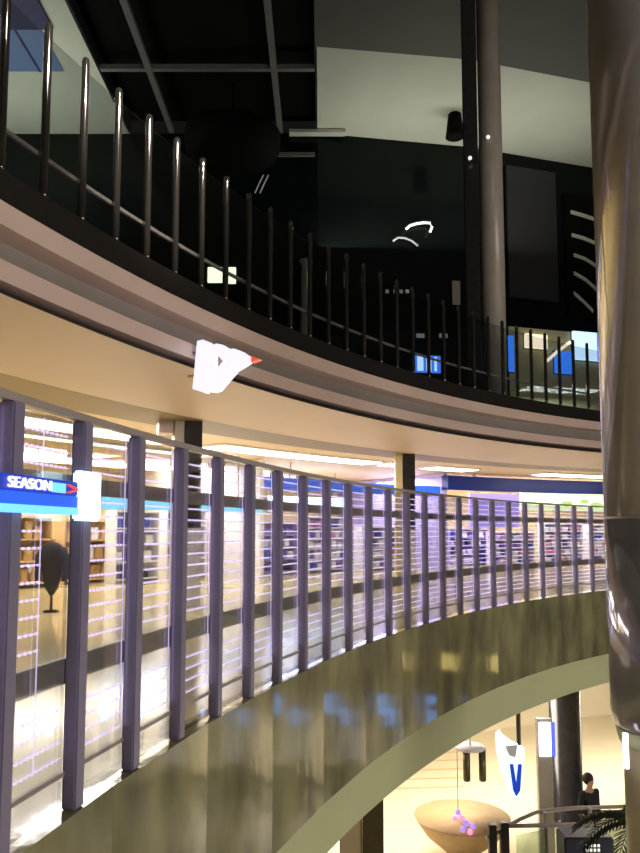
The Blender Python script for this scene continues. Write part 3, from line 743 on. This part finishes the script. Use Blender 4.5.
bm = skin([tuple(c*s for c in v) for v in V], Eg, [tuple(c*s for c in r) if isinstance(r, tuple) else r*s for r in Rr], 0)
link('body', bm, M['skin'], t, True)
V2 = [V[i] for i in (0, 1, 2, 15, 16, 17, 19, 20, 21)]
E2 = [(0, 1), (1, 2), (2, 3), (3, 4), (4, 5), (2, 6), (6, 7), (7, 8)]
R2 = [(.165, .13), (.15, .12), (.17, .12), .075, .06, .045, .075, .06, .045]
bm = skin([tuple(c*s for c in v) for v in V2], E2, [tuple(c*s for c in r) if isinstance(r, tuple) else r*s for r in R2], 0); link('jacket', bm, M['cloth'], t, True)
V3 = [V[i] for i in (0, 7, 8, 9, 11, 12, 13)]
bm = skin([tuple(c*s for c in v) for v in V3], [(0, 1), (1, 2), (2, 3), (0, 4), (4, 5), (5, 6)], [tuple(c*s for c in (.15, .12)), .1*s, .075*s, .06*s, .1*s, .075*s, .06*s], 0); link('trousers', bm, M['trousers'], t, True)
bm = B(); bmesh.ops.create_uvsphere(bm, u_segments=18, v_segments=12, radius=1)
for v in bm.verts: v.co = Vector((v.co.x*.105, v.co.y*.115+.025, v.co.z*.125+1.655))*s
link('hair', bm, M['hair'], t, True)
# dark kiosk with keypad lights
P = at_y(590, 838, 10.9)
t = thing('kiosk', 'dark blue kiosk with a block of white keypad lights', 'kiosk', (P.x, P.y, LOWER))
ht = P.z-LOWER
link('casing', boxbm(-.36, .34, 0, .4, 0, ht, bevel=.02), M['machine'], t)
kp = link('keypad_plate', boxbm(-.09, .16, -.008, -.001, ht-.27, ht-.06), M['kick'], t)
for i in range(4):
    for j in range(3):
        x = -.05+i*.055; z = ht-.1-j*.06; link('key_light', boxbm(x-.016, x+.016, -.016, -.0085, z-.018, z+.018), M['glow_dim'], kp)
# potted palm
def palm(px, py, Y, hgt, n, L, label):
    P = at_y(px, py, Y)
    t = thing('potted_palm', label, 'plant', (P.x, P.y, LOWER))
    top = P.z-LOWER
    bm = B(); lathe(bm, [(.2, 0), (.27, .4), (.29, .45), (.25, .45), (.24, .4)], 24); link('pot', bm, M['pot'], t, True)
    bm = B(); tube(bm, [(0, 0, .38), (.02, 0, top*.6), (0, 0, top-.1)], [.06, .045, .035], 10); link('trunk', bm, M['trunk'], t, True)
    for i in range(n):
        az = 2*pi*i/n+random.uniform(-.2, .2); up = random.uniform(.25, .75); Ln = L*random.uniform(.8, 1.1)
        pts = []
        for k in range(9):
            f = k/8; r = Ln*f; z = top-.1+Ln*(up*f-.75*f*f)
            pts.append(Vector((cos(az)*r, sin(az)*r, z)))
        bm = B(); tube(bm, pts, [.012*(1-.8*k/8) for k in range(9)], 6)
        sd = Vector((-sin(az), cos(az), 0))
        for k in range(1, 9):
            for sgn in (-1, 1):
                for q_ in (0, .5):
                    if k == 8 and q_: continue
                    b_ = pts[k].lerp(pts[min(k+1, 8)], q_); d = (pts[k]-pts[k-1]).normalized()
                    tip = b_+(sd*sgn*.8+d*.7)*.24*(1-.45*k/8)+Vector((0, 0, -.08))
                    m_ = b_.lerp(tip, .45)+d*.03; m2 = b_.lerp(tip, .45)-d*.03
                    vs = [bm.verts.new(v) for v in (b_, m_, tip, m2)]
                    up_ = [bm.verts.new(v+Vector((0, 0, .006))) for v in (b_, m_, tip, m2)]
                    bm.faces.new(vs); bm.faces.new(up_[::-1])
                    for e in range(4): bm.faces.new((vs[e], vs[(e+1) % 4], up_[(e+1) % 4], up_[e]))
        link('frond', bm, M['leaf'], t)
palm(640, 815, 9.6, 1.4, 11, .75, 'dark leafy palm at the lower right corner beside the front column')
# brown inlay lines of the lower floor
for k, y in enumerate((752, 760, 769, 778, 787)):
    A_, B_ = at_z(396, y+2, LOWER), at_z(466, y, LOWER)
    d = (B_-A_); L = d.length; d.normalize(); bm = B(); prism(bm, [(0, 0), (L, 0), (L, .004), (0, .004)], .07, Vector((A_.x, A_.y, LOWER)), d, Vector((-d.y, d.x, 0)))
    struct('trim_%d' % (10+k), bm, M['brown'])
# lit stands on the lower concourse (beyond the frame; their light shows in the polished marble)
def mirrored(px, py, L):
    P, a = at_ring(px, py, 18.3); d = (P-EYE); n = Vector((cos(a), -sin(a), 0)); r = d-2*d.dot(n)*n; r /= hypot(r.x, r.y)
    return P+r*L
for px, py, L, m, wd, hh, lab in ((393, 704, 12, 'azure', .2, .5, 'blue lit stand on the lower concourse'), (340, 716, 9, 'azure', .1, .35, 'small blue lit stand on the lower concourse'),
        (460, 662, 13, 'yellow', .2, .45, 'yellow lit stand on the lower concourse'),
        (322, 742, 10.5, 'greylamp', .4, .7, 'white lit stand on the lower concourse'), (215, 822, 9.5, 'greylamp', .7, .4, 'low white lit stand on the lower concourse')):
    Q = mirrored(px, py, L)
    if Q.y > .5 and 0 < 320+F*Q.x/Q.y < 690: continue
    t = thing('lit_stand', lab, 'sign', (Q.x, Q.y, LOWER), atan2(Q.y-2, Q.x)-pi/2)
    zq = Q.z-LOWER
    link('lit_face', boxbm(-wd/2, wd/2, -.06, 0, max(.1, zq-hh/2), zq+hh/2, bevel=.02), M[m], t)
    link('body', boxbm(-wd/2-.03, wd/2+.03, .001, .3, 0, zq+hh/2+.05, bevel=.02), M['kick'], t)
